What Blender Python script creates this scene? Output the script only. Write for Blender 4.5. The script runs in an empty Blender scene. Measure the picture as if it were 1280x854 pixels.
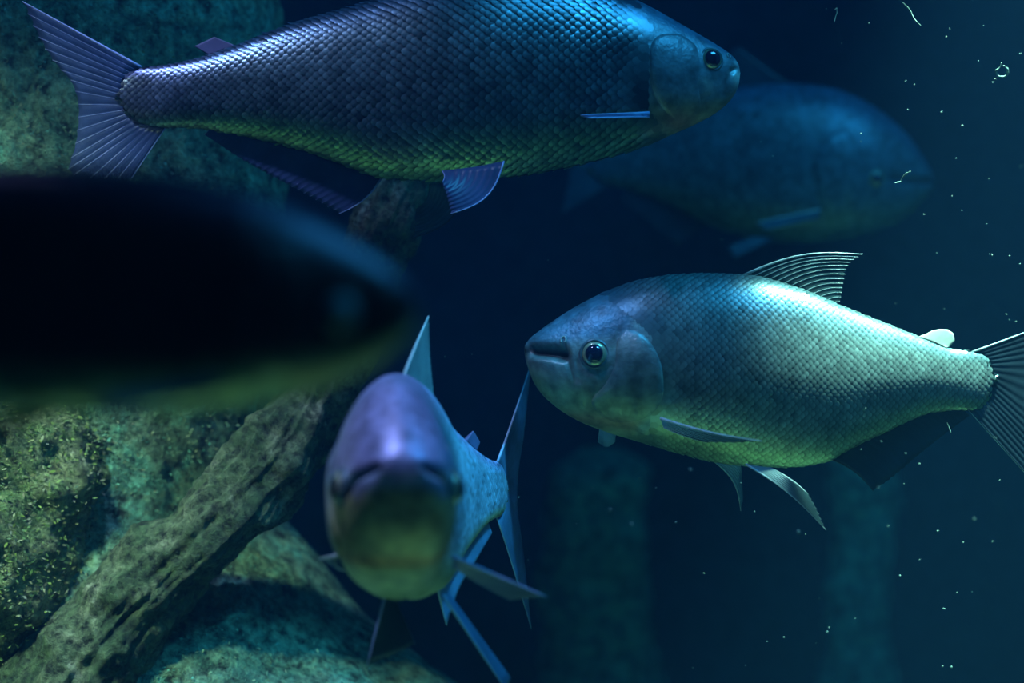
import bpy, math, random
import numpy as np
from mathutils import Vector, Matrix, noise

random.seed(7); rng = np.random.default_rng(7)
S = bpy.context.scene
C = S.collection

# ------------------------------------------------------------------ camera
CAMZ = 1.2
F = 1280 * 50.0 / 36.0
cam_d = bpy.data.cameras.new('camera'); cam = bpy.data.objects.new('camera', cam_d); C.objects.link(cam)
cam.location = (0, 0, CAMZ); cam.rotation_euler = (math.pi / 2, 0, 0)
cam_d.lens = 50; cam_d.sensor_width = 36; cam_d.clip_start = 0.05
cam_d.dof.use_dof = True; cam_d.dof.focus_distance = 1.47; cam_d.dof.aperture_fstop = 2.0
S.camera = cam

def at(px, py, d):
    return Vector(((px - 640) / F * d, d, CAMZ - (py - 427) / F * d))

# ------------------------------------------------------------------ world, lights, exposure
S.view_settings.view_transform = 'Standard'; S.view_settings.look = 'None'
S.view_settings.gamma = 1; S.view_settings.use_curve_mapping = False
S.view_settings.exposure = 0.0
S.cycles.volume_bounces = 1
S.cycles.use_denoising = True
S.cycles.sample_clamp_indirect = 3.0

W = bpy.data.worlds.new('world'); S.world = W; W.use_nodes = True
W.node_tree.nodes['Background'].inputs[0].default_value = (0.03, 0.17, 0.36, 1)
W.node_tree.nodes['Background'].inputs[1].default_value = 0.02

def spot(name, loc, target, power, col, angle, blend, size):
    l = bpy.data.lights.new(name, 'SPOT'); l.energy = power; l.color = col
    l.spot_size = math.radians(angle); l.spot_blend = blend; l.shadow_soft_size = size
    o = bpy.data.objects.new(name, l); C.objects.link(o); o.location = loc
    o.rotation_euler = (Vector(target) - Vector(loc)).to_track_quat('-Z', 'Y').to_euler()
    return o

def area(name, loc, target, power, col, sx, sy):
    l = bpy.data.lights.new(name, 'AREA'); l.energy = power; l.color = col
    l.shape = 'RECTANGLE'; l.size = sx; l.size_y = sy
    o = bpy.data.objects.new(name, l); C.objects.link(o); o.location = loc
    o.rotation_euler = (Vector(target) - Vector(loc)).to_track_quat('-Z', 'Y').to_euler()
    return o

# lamps over the open top of the tank, the last two added as fill
spot('tank_spotlight', (0.72, 1.25, 2.75), (0.53, 1.47, 1.25), 900, (0.74, 1.0, 0.78), 22, 0.9, 0.03)
spot('violet_spotlight', (-0.60, 0.90, 2.7), (-0.34, 1.18, 1.20), 100, (0.62, 0.55, 1.0), 42, 0.8, 0.04)
area('blue_tank_lamp', (0.80, 0.95, 2.75), (0.15, 1.6, 0.9), 21, (0.05, 0.48, 1.0), 0.7, 0.5)
spot('rock_spotlight', (-0.95, 0.60, 2.2), (-0.64, 1.52, 1.02), 265, (1.0, 0.96, 0.62), 36, 1.0, 0.08)
spot('cyan_fill_spot', (0.62, 0.80, 2.6), (-0.08, 1.40, 1.08), 190, (0.10, 0.60, 1.0), 11.5, 0.9, 0.03)  # added lamp, brightens the rear flank and tail of the head-on fish
spot('bounce_fill_spot', (0.95, -0.30, 2.75), (-0.05, 1.02, 0.0), 1050, (0.88, 1.0, 0.62), 20, 0.9, 0.1)  # added lamp on the sand, so bounced light brightens the bellies

# ------------------------------------------------------------------ material helpers
def mat(name):
    m = bpy.data.materials.new(name); m.use_nodes = True
    nt = m.node_tree
    return m, nt, nt.nodes['Principled BSDF']

def N(nt, t, **kw):
    n = nt.nodes.new(t)
    for k, v in kw.items():
        if hasattr(n, k): setattr(n, k, v)
        else: n.inputs[k].default_value = v
    return n

def bump(nt, bsdf, height_out, strength, dist):
    b = N(nt, 'ShaderNodeBump'); b.inputs['Strength'].default_value = strength; b.inputs['Distance'].default_value = dist
    nt.links.new(height_out, b.inputs['Height']); nt.links.new(b.outputs[0], bsdf.inputs['Normal'])

def pigment_mat(name, rough=0.4, metal=0.3, nscale=60, namt=0.35, bstr=0.2, bscale=300, spec=0.5):
    m, nt, b = mat(name)
    a = N(nt, 'ShaderNodeAttribute'); a.attribute_name = 'pigment'
    tc = N(nt, 'ShaderNodeTexCoord')
    nz = N(nt, 'ShaderNodeTexNoise'); nz.inputs['Scale'].default_value = nscale; nz.inputs['Detail'].default_value = 5
    nt.links.new(tc.outputs['Object'], nz.inputs['Vector'])
    mr = N(nt, 'ShaderNodeMapRange'); mr.inputs['From Min'].default_value = 0.3; mr.inputs['From Max'].default_value = 0.7
    mr.inputs['To Min'].default_value = 1 - namt; mr.inputs['To Max'].default_value = 1 + namt
    nt.links.new(nz.outputs['Fac'], mr.inputs['Value'])
    mx = N(nt, 'ShaderNodeVectorMath', operation='MULTIPLY')
    nt.links.new(a.outputs['Color'], mx.inputs[0]); nt.links.new(mr.outputs[0], mx.inputs[1])
    nt.links.new(mx.outputs[0], b.inputs['Base Color'])
    b.inputs['Roughness'].default_value = rough; b.inputs['Metallic'].default_value = metal
    b.inputs['Specular IOR Level'].default_value = spec
    n2 = N(nt, 'ShaderNodeTexNoise'); n2.inputs['Scale'].default_value = bscale; n2.inputs['Detail'].default_value = 3
    nt.links.new(tc.outputs['Object'], n2.inputs['Vector'])
    bump(nt, b, n2.outputs['Fac'], bstr, 0.002)
    return m

def plain_mat(name, col, rough=0.4, metal=0.0, alpha=1.0, coat=0.0, nscale=40, namt=0.2):
    m, nt, b = mat(name)
    tc = N(nt, 'ShaderNodeTexCoord')
    nz = N(nt, 'ShaderNodeTexNoise'); nz.inputs['Scale'].default_value = nscale; nz.inputs['Detail'].default_value = 4
    nt.links.new(tc.outputs['Object'], nz.inputs['Vector'])
    r = N(nt, 'ShaderNodeValToRGB')
    r.color_ramp.elements[0].position = 0.3; r.color_ramp.elements[1].position = 0.7
    r.color_ramp.elements[0].color = tuple(c * (1 - namt) for c in col) + (1,)
    r.color_ramp.elements[1].color = tuple(min(1, c * (1 + namt)) for c in col) + (1,)
    nt.links.new(nz.outputs['Fac'], r.inputs[0]); nt.links.new(r.outputs[0], b.inputs['Base Color'])
    b.inputs['Roughness'].default_value = rough; b.inputs['Metallic'].default_value = metal
    b.inputs['Alpha'].default_value = alpha; b.inputs['Coat Weight'].default_value = coat
    return m

def fin_mat(name, col, alpha=0.85, transl=0.35, rough=0.35):
    m, nt, b = mat(name)
    tc = N(nt, 'ShaderNodeTexCoord')
    nz = N(nt, 'ShaderNodeTexNoise'); nz.inputs['Scale'].default_value = 35; nz.inputs['Detail'].default_value = 4
    nt.links.new(tc.outputs['Object'], nz.inputs['Vector'])
    r = N(nt, 'ShaderNodeValToRGB')
    r.color_ramp.elements[0].position = 0.3; r.color_ramp.elements[1].position = 0.75
    r.color_ramp.elements[0].color = tuple(c * 0.7 for c in col) + (1,)
    r.color_ramp.elements[1].color = tuple(min(1, c * 1.2) for c in col) + (1,)
    nt.links.new(nz.outputs['Fac'], r.inputs[0]); nt.links.new(r.outputs[0], b.inputs['Base Color'])
    b.inputs['Roughness'].default_value = rough; b.inputs['Alpha'].default_value = alpha
    t = N(nt, 'ShaderNodeBsdfTranslucent'); nt.links.new(r.outputs[0], t.inputs[0])
    mx = N(nt, 'ShaderNodeMixShader'); mx.inputs[0].default_value = transl
    nt.links.new(b.outputs[0], mx.inputs[1]); nt.links.new(t.outputs[0], mx.inputs[2])
    nt.links.new(mx.outputs[0], nt.nodes['Material Output'].inputs[0])
    return m

def rock_mat(name, cols, scale, bstr=0.9, fine=90):
    m, nt, b = mat(name)
    tc = N(nt, 'ShaderNodeTexCoord')
    n1 = N(nt, 'ShaderNodeTexNoise'); n1.inputs['Scale'].default_value = scale; n1.inputs['Detail'].default_value = 8; n1.inputs['Roughness'].default_value = 0.7
    n1.inputs['Distortion'].default_value = 0.6
    nt.links.new(tc.outputs['Object'], n1.inputs['Vector'])
    r = N(nt, 'ShaderNodeValToRGB'); el = r.color_ramp.elements
    pos = np.linspace(0.28, 0.72, len(cols))
    el[0].position = pos[0]; el[0].color = cols[0] + (1,)
    el[1].position = pos[-1]; el[1].color = cols[-1] + (1,)
    for p, c in zip(pos[1:-1], cols[1:-1]):
        e = el.new(p); e.color = c + (1,)
    nt.links.new(n1.outputs['Fac'], r.inputs[0])
    n2 = N(nt, 'ShaderNodeTexNoise'); n2.inputs['Scale'].default_value = fine; n2.inputs['Detail'].default_value = 6; n2.inputs['Roughness'].default_value = 0.75
    nt.links.new(tc.outputs['Object'], n2.inputs['Vector'])
    mr = N(nt, 'ShaderNodeMapRange'); mr.inputs['From Min'].default_value = 0.37; mr.inputs['From Max'].default_value = 0.64
    mr.inputs['To Min'].default_value = 0.08; mr.inputs['To Max'].default_value = 2.2
    nt.links.new(n2.outputs['Fac'], mr.inputs['Value'])
    mx = N(nt, 'ShaderNodeVectorMath', operation='MULTIPLY')
    nt.links.new(r.outputs[0], mx.inputs[0]); nt.links.new(mr.outputs[0], mx.inputs[1])
    nt.links.new(mx.outputs[0], b.inputs['Base Color'])
    b.inputs['Roughness'].default_value = 0.75
    bump(nt, b, n2.outputs['Fac'], bstr, 0.012)
    return m

# ------------------------------------------------------------------ object helpers
def setp(o, label=None, cat=None, group=None, kind=None):
    if label: o['label'] = label
    if cat: o['category'] = cat
    if group: o['group'] = group
    if kind: o['kind'] = kind
    return o

def mesh_obj(name, verts, faces, material, parent=None, smooth=True, colors=None):
    me = bpy.data.meshes.new(name)
    me.from_pydata([tuple(v) for v in verts], [], [tuple(int(i) for i in f) for f in faces])
    if smooth: me.polygons.foreach_set('use_smooth', [True] * len(me.polygons))
    if colors is not None:
        ca = me.color_attributes.new('pigment', 'FLOAT_COLOR', 'POINT')
        ca.data.foreach_set('color', np.asarray(colors, dtype=np.float32).ravel())
    me.materials.append(material); me.update()
    o = bpy.data.objects.new(name, me); C.objects.link(o)
    if parent: o.parent = parent
    return o

def empty(name, loc, rot=(0, 0, 0)):
    o = bpy.data.objects.new(name, None); C.objects.link(o)
    o.location = loc; o.rotation_euler = rot; o.empty_display_size = 0.05
    return o

def pchip(xs, ys):
    xs = np.asarray(xs, float); ys = np.asarray(ys, float)
    if xs[0] > xs[-1]: xs = xs[::-1]; ys = ys[::-1]
    h = np.diff(xs); d = np.diff(ys) / h; m = np.zeros_like(ys)
    for i in range(1, len(xs) - 1):
        if d[i - 1] * d[i] > 0:
            w1 = 2 * h[i] + h[i - 1]; w2 = h[i] + 2 * h[i - 1]
            m[i] = (w1 + w2) / (w1 / d[i - 1] + w2 / d[i])
    m[0] = d[0]; m[-1] = d[-1]
    def f(x):
        x = np.clip(np.asarray(x, float), xs[0], xs[-1])
        i = np.clip(np.searchsorted(xs, x) - 1, 0, len(xs) - 2)
        t = (x - xs[i]) / h[i]
        return ((1 + 2 * t) * (1 - t) ** 2 * ys[i] + t * (1 - t) ** 2 * h[i] * m[i]
                + t * t * (3 - 2 * t) * ys[i + 1] + t * t * (t - 1) * h[i] * m[i + 1])
    return f

def sstep(a, b, x):
    t = np.clip((np.asarray(x, float) - a) / (b - a), 0, 1)
    return t * t * (3 - 2 * t)

def poly_dist(px, pz, pts):
    """distance of points (arrays) to a polyline"""
    best = np.full(np.shape(px), 1e9)
    for (x0, z0), (x1, z1) in zip(pts[:-1], pts[1:]):
        dx, dz = x1 - x0, z1 - z0; L = dx * dx + dz * dz
        t = np.clip(((px - x0) * dx + (pz - z0) * dz) / L, 0, 1)
        best = np.minimum(best, np.hypot(px - x0 - t * dx, pz - z0 - t * dz))
    return best

def resample(pts, n):
    pts = np.asarray(pts, float)
    seg = np.r_[0, np.cumsum(np.linalg.norm(np.diff(pts, axis=0), axis=1))]
    t = np.linspace(0, seg[-1], n)
    if len(pts) > 2:
        return np.stack([pchip(seg, pts[:, k])(t) for k in range(pts.shape[1])], 1)
    return np.stack([np.interp(t, seg, pts[:, k]) for k in range(pts.shape[1])], 1)

def tube(path, radii, sides=6):
    """closed tapered tube: verts, faces"""
    path = np.asarray(path, float); n = len(path); V = []; Fc = []
    up = np.array([0.3, 0.9, 0.31])
    for i in range(n):
        t = path[min(i + 1, n - 1)] - path[max(i - 1, 0)]; t = t / (np.linalg.norm(t) + 1e-12)
        a = np.cross(t, up); a /= np.linalg.norm(a) + 1e-12; b = np.cross(t, a)
        for k in range(sides):
            an = 2 * math.pi * k / sides
            V.append(path[i] + radii[i] * (math.cos(an) * a + math.sin(an) * b))
    for i in range(n - 1):
        for k in range(sides):
            k2 = (k + 1) % sides
            Fc.append((i * sides + k, i * sides + k2, (i + 1) * sides + k2, (i + 1) * sides + k))
    Fc.append(tuple(range(sides))[::-1]); Fc.append(tuple((n - 1) * sides + k for k in range(sides)))
    return V, Fc

# ------------------------------------------------------------------ the fish builder
class Fish:
    """body = rounded loft through a side outline; local x/z in metres, y = thickness"""
    def __init__(s, name, cx, cy, d, top, bot, width, power=2.1, scale=1.0, rot=(0, 0, 0), loc=None, bend=None):
        s.k = d / F * scale; s.cx, s.cy = cx, cy
        s.root = empty(name, loc if loc is not None else at(cx, cy, d), rot)
        T = np.array([s.P(*p) for p in top]); B = np.array([s.P(*p) for p in bot])
        s.x0, s.x1 = T[0, 0], T[-1, 0]                    # snout, tail end
        s.dir = 1 if s.x1 > s.x0 else -1                  # +1: snout on the left
        s.top = pchip(T[:, 0], T[:, 1]); s.bot = pchip(B[:, 0], B[:, 1])
        wf = pchip([p[0] for p in width], [p[1] for p in width]); L = abs(s.x1 - s.x0)
        s.wid = lambda x: wf(np.clip(np.abs(np.asarray(x) - s.x0) / L, 0, 1)) * L
        s.L = L; s.p, s.pb = power if isinstance(power, tuple) else (power, power)
        s.bendf = bend if bend else (lambda u: 0.0 * np.asarray(u))
        s.grooves = []; s.pig = None
    def P(s, px, py):
        return ((px - s.cx) * s.k, -(py - s.cy) * s.k)
    def PX(s, x, z):
        return x / s.k + s.cx, s.cy - z / s.k
    def u(s, x): return np.abs(np.asarray(x) - s.x0) / s.L
    def ch(s, x):
        t, b = s.top(x), s.bot(x)
        return (t + b) / 2, np.maximum((t - b) / 2, 1e-5)
    def ysurf(s, x, z):
        c, h = s.ch(x); p = np.where(np.asarray(z) > c, s.p, s.pb); t = np.clip(np.abs((z - c) / h), 0, 0.9999)
        return s.wid(x) * (1 - t ** p) ** (1 / p)
    def surf(s, x, z, side, off=0.0):
        """point and outward normal on the side surface; side -1 = toward -y"""
        e = 4e-4
        y = s.ysurf(x, z)
        gx = (s.ysurf(x + e, z) - s.ysurf(x - e, z)) / (2 * e); gz = (s.ysurf(x, z + e) - s.ysurf(x, z - e)) / (2 * e)
        b1 = (float(s.bendf(s.u(x + e))) - float(s.bendf(s.u(x - e)))) / (2 * e)
        n = np.array([-gx - side * b1, side, -gz], float); n /= np.linalg.norm(n)
        p = np.array([x, side * float(y) + float(s.bendf(s.u(x))), z]) + n * off
        return p, n
    def body(s, material, pig, nu=190, nv=112, grooves=()):
        s.pig = pig
        q = np.linspace(0, 1, nu); uu = 0.75 * q ** 2.0 + 0.25 * q; uu = uu / uu[-1]
        xs = s.x0 + (s.x1 - s.x0) * uu
        ph = np.linspace(0, 2 * math.pi, nv, endpoint=False)
        X = np.repeat(xs[:, None], nv, 1); c, h = s.ch(xs); w = s.wid(xs)
        cs, sn = np.cos(ph), np.sin(ph)
        e = np.where(sn > 0, 2 / s.p, 2 / s.pb)
        Y = w[:, None] * np.sign(cs) * np.abs(cs) ** e
        Z = c[:, None] + h[:, None] * np.sign(sn) * np.abs(sn) ** e
        V = np.stack([X, Y + s.bendf(uu)[:, None] * np.ones(nv), Z], 2)
        # surface normals for relief
        du = np.gradient(V, axis=0); dv = (np.roll(V, -1, 1) - np.roll(V, 1, 1))
        Nn = np.cross(du, dv); Nn /= np.linalg.norm(Nn, axis=2, keepdims=True) + 1e-12
        outw = np.stack([np.zeros_like(X), Y, Z - c[:, None]], 2)
        Nn *= np.sign((Nn * outw).sum(2, keepdims=True) + 1e-12)
        for pts, wd, dp in grooves:
            pp = [s.P(*p) for p in pts]
            V = V + Nn * (-(dp * s.k) * sstep(0.0, 0.012, uu)[:, None] * np.exp(-(poly_dist(X, Z, pp) / (wd * s.k)) ** 2))[..., None]
        T = (Z - c[:, None]) / h[:, None]
        PXx, PXy = s.PX(X, Z)
        col = pig(PXx, PXy, T, uu[:, None] + 0 * X)
        faces = []
        for i in range(nu - 1):
            for j in range(nv):
                j2 = (j + 1) % nv
                f = (i * nv + j, i * nv + j2, (i + 1) * nv + j2, (i + 1) * nv + j)
                faces.append(f if s.dir < 0 else f[::-1])
        cap0 = tuple(range(nv)); cap1 = tuple((nu - 1) * nv + j for j in range(nv))
        faces.append(cap0[::-1] if s.dir < 0 else cap0); faces.append(cap1 if s.dir < 0 else cap1[::-1])
        colA = np.concatenate([col.reshape(-1, 3), np.ones((nu * nv, 1))], 1)
        s.b = mesh_obj('body', V.reshape(-1, 3), faces, material, s.root, True, colA)
        return s.b
    def gill(s, material, center, outline, thick, pig=None, nr=14, na=56, front=None):
        """gill cover: a raised plate on each side, rounded free edge at the rear"""
        O = np.array(outline + [outline[0]], float); Oc = resample(O, na + 1)[:-1]
        cen = np.array(center, float)
        for side in (-1, 1):
            V = []; Cc = []
            for j in range(nr + 1):
                rho = j / nr
                for i in range(na):
                    pxy = cen + (Oc[i] - cen) * rho
                    x, z = s.P(*pxy)
                    c, h = s.ch(x); z = float(np.clip(z, c - .97 * h, c + .97 * h))
                    back = (Oc[i][0] - cen[0]) * s.dir          # >0 toward the tail
                    k = 1.0 if back > 0 else 0.35
                    off = thick * s.k * (k * (1 - rho ** 6) + (1 - k) * (1 - rho ** 2)) - (0.6 * thick * s.k if rho >= 1 else 0)
                    p, n = s.surf(x, z, side, off); V.append(p)
                    ppx, ppy = s.PX(x, z)
                    Cc.append(np.r_[(pig or s.pig)(np.array(ppx), np.array(ppy), np.array((z - c) / h), s.u(x)), 1])
            faces = []
            for j in range(nr):
                for i in range(na):
                    i2 = (i + 1) % na
                    f = (j * na + i, j * na + i2, (j + 1) * na + i2, (j + 1) * na + i)
                    faces.append(f if (side > 0) == (s.area_sign(Oc) > 0) else f[::-1])
            mesh_obj('gill_cover', V, faces, material, s.root, True, Cc)
    @staticmethod
    def area_sign(O):
        x, y = O[:, 0], -O[:, 1]
        return -np.sum(x * np.roll(y, -1) - y * np.roll(x, -1))
    def eye(s, px, py, r, m_iris, m_pupil, m_rim, pr=0.66, sink=0.35):
        x, z = s.P(px, py); R = r * s.k
        for side in (-1, 1):
            p, n = s.surf(x, z, side)
            n = n + np.array([0, side * 0.6, 0]); n /= np.linalg.norm(n)
            a = np.cross(n, [0, 0, 1.0]); a /= np.linalg.norm(a); b = np.cross(a, n)
            o0 = p - n * R * sink
            def lathe(prof, na=28):
                V = []; Fc = []
                for (rr, hh) in prof:
                    for i in range(na):
                        t = 2 * math.pi * i / na
                        V.append(o0 + R * (rr * (math.cos(t) * a + math.sin(t) * b) + hh * n))
                for j in range(len(prof) - 1):
                    for i in range(na):
                        i2 = (i + 1) % na
                        Fc.append((j * na + i, j * na + i2, (j + 1) * na + i2, (j + 1) * na + i))
                Fc.append(tuple((len(prof) - 1) * na + i for i in range(na)))
                return V, Fc
            v, f = lathe([(1.06, -0.5), (1.04, 0.1), (0.99, 0.42), (0.9, 0.58), (0.78, 0.66), (pr, 0.68), (pr - .06, .62), (0.3, 0.62), (0.02, 0.62)])
            e = mesh_obj('eye', v, f, m_iris, s.root)
            v, f = lathe([(pr + .02, 0.60), (pr, 0.72), (pr * .85, 0.84), (pr * .6, 0.93), (pr * .3, 0.98), (0.02, 1.0)])
            mesh_obj('pupil', v, f, m_pupil, e)
            v, f = lathe([(1.32, 0.0), (1.26, 0.28), (1.14, 0.42), (1.05, 0.40), (1.0, 0.15), (0.9, 0.0)])
            f = f[:-1]
            mesh_obj('eye_rim', v, f, m_rim, e)
    def nostril(s, px, py, r, material):
        x, z = s.P(px, py)
        for side in (-1, 1):
            p, n = s.surf(x, z, side, 0.0003)
            a = np.cross(n, [0, 0, 1.0]); a /= np.linalg.norm(a); b = np.cross(a, n)
            path = [p + r * s.k * (math.cos(t) * a * .8 + math.sin(t) * b * 1.1) for t in np.linspace(-0.9, 4.2, 14)]
            v, f = tube(path, [r * s.k * .28] * 14, 6)
            mesh_obj('nostril', v, f, material, s.root)
    def scales(s, material, pitch, region, pig, tail_pitch=0.62, row=0.62, lift=0.2, vary=0.3, power=1.0):
        """overlapping scales: one shield of 7 triangles each, both flanks"""
        base = np.array([(-.75, 0, -.02), (-.55, -.62, -.03), (.15, -.60, .3), (.62, -.33, .85), (.78, 0, 1.0), (.62, .33, .85), (.15, .60, .3), (-.55, .62, -.03), (.05, 0, .72)])
        tri = [(8, i, (i + 1) % 8) for i in range(8)]
        V = []; Fc = []; Cc = []
        xs = []; x = s.x0 + s.dir * s.L * 0.03
        while (x - s.x1) * s.dir < 0:
            u = float(s.u(x)); pt = pitch * s.k * (1 + (tail_pitch - 1) * float(sstep(0.45, 1.0, u)))
            xs.append((x, pt)); x += s.dir * pt * 0.98
        for side in (-1, 1):
            for x, pt in xs:
                c, h = s.ch(x); w = s.wid(x)
                for half in (0, 1):
                    xx = x + s.dir * half * pt * 0.49
                    c, h = [float(q) for q in s.ch(xx)]; w = float(s.wid(xx))
                    ths = np.linspace(-math.pi / 2, math.pi / 2, 160)
                    e = np.where(ths > 0, 2 / s.p, 2 / s.pb)
                    zz = h * np.sign(np.sin(ths)) * np.abs(np.sin(ths)) ** e; yy = w * np.abs(np.cos(ths)) ** e
                    arc = np.r_[0, np.cumsum(np.hypot(np.diff(zz), np.diff(yy)))]; arc -= np.interp(0, ths, arc)
                    rp = pt * row * 2
                    n0 = int(arc[0] / rp) - 1; n1 = int(arc[-1] / rp) + 1
                    for r_ in range(n0, n1 + 1):
                        av = (r_ + 0.5 * half) * rp
                        if av < arc[0] or av > arc[-1]: continue
                        z = c + float(np.interp(av, arc, zz))
                        px, py = s.PX(xx, z)
                        rw = float(region(px, py))
                        if rw <= 0: continue
                        rw = min(1.0, rw)
                        t = (z - c) / h
                        if abs(t) > 0.995: continue
                        p, n = s.surf(xx + pt * rng.normal(0, .035), z + pt * rng.normal(0, .03), side, 0.0001)
                        e1 = np.array([s.dir, 0, 0.0]); e1 = e1 - n * e1.dot(n); e1 /= np.linalg.norm(e1) + 1e-9
                        e2 = np.cross(n, e1)
                        tl = n + e1 * rng.normal(0, 0.07) + e2 * rng.normal(0, 0.07)
                        b0 = len(V)
                        hgt = lift * pt * (0.15 + 0.85 * rw)
                        for (bx, by, bz) in base:
                            V.append(p + e1 * bx * pt * .78 + e2 * by * pt * row * 1.75 + tl * bz * hgt)
                        flip = (np.cross(e1, e2).dot(n) < 0)
                        for t3 in tri: Fc.append(tuple(b0 + q for q in (t3[::-1] if flip else t3)))
                        cc = pig(np.array(px), np.array(py), np.array(t), s.u(xx)) * max(0.3, 1 + rng.normal(0, vary * .7))
                        cc = np.clip(cc, 0, 1)
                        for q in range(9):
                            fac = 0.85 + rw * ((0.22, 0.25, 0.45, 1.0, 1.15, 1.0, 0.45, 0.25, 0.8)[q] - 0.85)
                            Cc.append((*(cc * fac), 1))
        o = mesh_obj('scales', V, Fc, material, s.root, True, Cc)
        setp(o, kind='stuff')
        return o
    def fin(s, name, roots, tips, m_web, m_ray, nr=12, bow=0.0, thick=1.2, ray=1.0, y0=0.0, ytip=0.0, wave=0.6, label=None, bowy=0.0, yroots=None, lead=None, rays=True):
        """roots / tips in px along the base and the free edge; y in metres; rays are tubes on the web"""
        R2 = resample(roots, nr); T2 = resample(tips, nr)
        R = np.array([[*s.P(*p)] for p in R2]); T = np.array([[*s.P(*p)] for p in T2])
        yr = np.full(nr, y0) if yroots is None else np.interp(np.linspace(0, 1, nr), np.linspace(0, 1, len(yroots)), yroots)
        yt = np.full(nr, ytip) if np.isscalar(ytip) else np.interp(np.linspace(0, 1, nr), np.linspace(0, 1, len(ytip)), ytip)
        R3 = np.stack([R[:, 0], yr, R[:, 1]], 1); T3 = np.stack([T[:, 0], yt, T[:, 1]], 1)
        nv = 10; m = (nr - 1) * 4 + 1
        idx = np.linspace(0, nr - 1, m)
        Rm = np.stack([np.interp(idx, range(nr), R3[:, k]) for k in range(3)], 1)
        Tm = np.stack([np.interp(idx, range(nr), T3[:, k]) for k in range(3)], 1)
        d = Tm - Rm
        side = np.stack([-d[:, 2], 0 * d[:, 0], d[:, 0]], 1)
        vv = np.linspace(0, 1, nv)
        G = Rm[:, None] + d[:, None] * vv[None, :, None] + side[:, None] * (bow * np.sin(np.pi * vv) * 0.5)[None, :, None]
        G[..., 1] += bowy * np.sin(np.pi * vv)[None, :]
        G[..., 1] += s.bendf((G[..., 0] - s.x0) * s.dir / s.L)
        gu = np.gradient(G, axis=0); gv = np.gradient(G, axis=1)
        nn = np.cross(gu, gv); nn /= np.linalg.norm(nn, axis=2, keepdims=True) + 1e-12
        # slight zigzag between rays, ragged free edge
        wv = wave * s.k * np.cos(idx * math.pi * 2) * 0.5
        G = G + nn * (wv[:, None] * np.ones(nv))[..., None]
        rag = np.abs(np.sin(idx * math.pi)) * (0.025 if rays else 0.0)
        G = G - d[:, None] * (rag[:, None] * vv[None] ** 6)[..., None]
        th = thick * s.k * 0.5 * (1.1 - 0.8 * vv)
        A = G + nn * th[None, :, None]; Bk = G - nn * th[None, :, None]
        V = np.concatenate([A.reshape(-1, 3), Bk.reshape(-1, 3)]); o2 = m * nv; Fc = []
        for i in range(m - 1):
            for j in range(nv - 1):
                a, b, c, e = i * nv + j, (i + 1) * nv + j, (i + 1) * nv + j + 1, i * nv + j + 1
                Fc.append((a, b, c, e)); Fc.append((o2 + e, o2 + c, o2 + b, o2 + a))
            Fc.append((i * nv + nv - 1, (i + 1) * nv + nv - 1, o2 + (i + 1) * nv + nv - 1, o2 + i * nv + nv - 1))
            Fc.append((o2 + i * nv, o2 + (i + 1) * nv, (i + 1) * nv, i * nv))
        for j in range(nv - 1):
            Fc.append((j, j + 1, o2 + j + 1, o2 + j)); e = (m - 1) * nv
            Fc.append((o2 + e + j, o2 + e + j + 1, e + j + 1, e + j))
        web = mesh_obj(name, V, Fc, m_web, s.root)
        if label: web['label'] = label
        for i in range(nr if rays else 0):
            path = G[i * 4]
            rr = ray * s.k * (1.9 if i == 0 else 1.0)
            v, f = tube(path, [rr * (1 - 0.65 * q) for q in vv], 6)
            mesh_obj('fin_ray', v, f, lead if (lead and i in (0, nr - 1)) else m_ray, web)
        return web

# ------------------------------------------------------------------ materials
M_scale = pigment_mat('silver_scale', rough=0.34, metal=0.55, nscale=25, namt=0.25, bstr=0.05)
M_scale_dk = pigment_mat('dark_scale', rough=0.30, metal=0.6, nscale=25, namt=0.3, bstr=0.05)
M_scale_soft = pigment_mat('soft_scale', rough=0.45, metal=0.1, nscale=25, namt=0.25, bstr=0.05)
M_web_pale = fin_mat('pale_blue_web', (0.28, 0.48, 0.74), 0.96, 0.4)
M_ray_pale = plain_mat('pale_blue_ray', (0.45, 0.65, 0.9), 0.4)
M_skin = pigment_mat('fish_skin', rough=0.42, metal=0.25, nscale=75, namt=0.45, bstr=0.35, bscale=220)
M_iris = plain_mat('iris', (0.50, 0.52, 0.34), 0.25, 0.5, coat=0.6)
M_pupil = plain_mat('pupil', (0.006, 0.012, 0.035), 0.06, 0.0, coat=1.0)
M_rim = plain_mat('eye_rim', (0.10, 0.16, 0.18), 0.35, 0.2)
M_web_blue = fin_mat('blue_fin_web', (0.09, 0.13, 0.30), 0.88, 0.4)
M_ray_blue = plain_mat('blue_fin_ray', (0.42, 0.46, 0.80), 0.35)
M_web_grey = fin_mat('grey_fin_web', (0.32, 0.42, 0.44), 0.80, 0.4)
M_ray_grey = plain_mat('grey_fin_ray', (0.62, 0.72, 0.72), 0.3)
M_web_dark = fin_mat('dark_fin_web', (0.03, 0.05, 0.07), 0.92, 0.15)
M_ray_dark = plain_mat('dark_fin_ray', (0.02, 0.035, 0.045), 0.7)
M_web_dors = fin_mat('dorsal_web', (0.09, 0.15, 0.16), 0.9, 0.4)
M_web_teal = fin_mat('teal_fin_web', (0.10, 0.22, 0.30), 0.7, 0.4)
M_nos = plain_mat('nostril_flap', (0.35, 0.42, 0.40), 0.35)
M_adip = plain_mat('adipose_skin', (0.62, 0.62, 0.52), 0.45)
M_adip_dk = plain_mat('dark_adipose_skin', (0.16, 0.12, 0.24), 0.5)

def mix(a, b, t):
    t = np.asarray(t)[..., None]
    return np.asarray(a) * (1 - t) + np.asarray(b) * t

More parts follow.
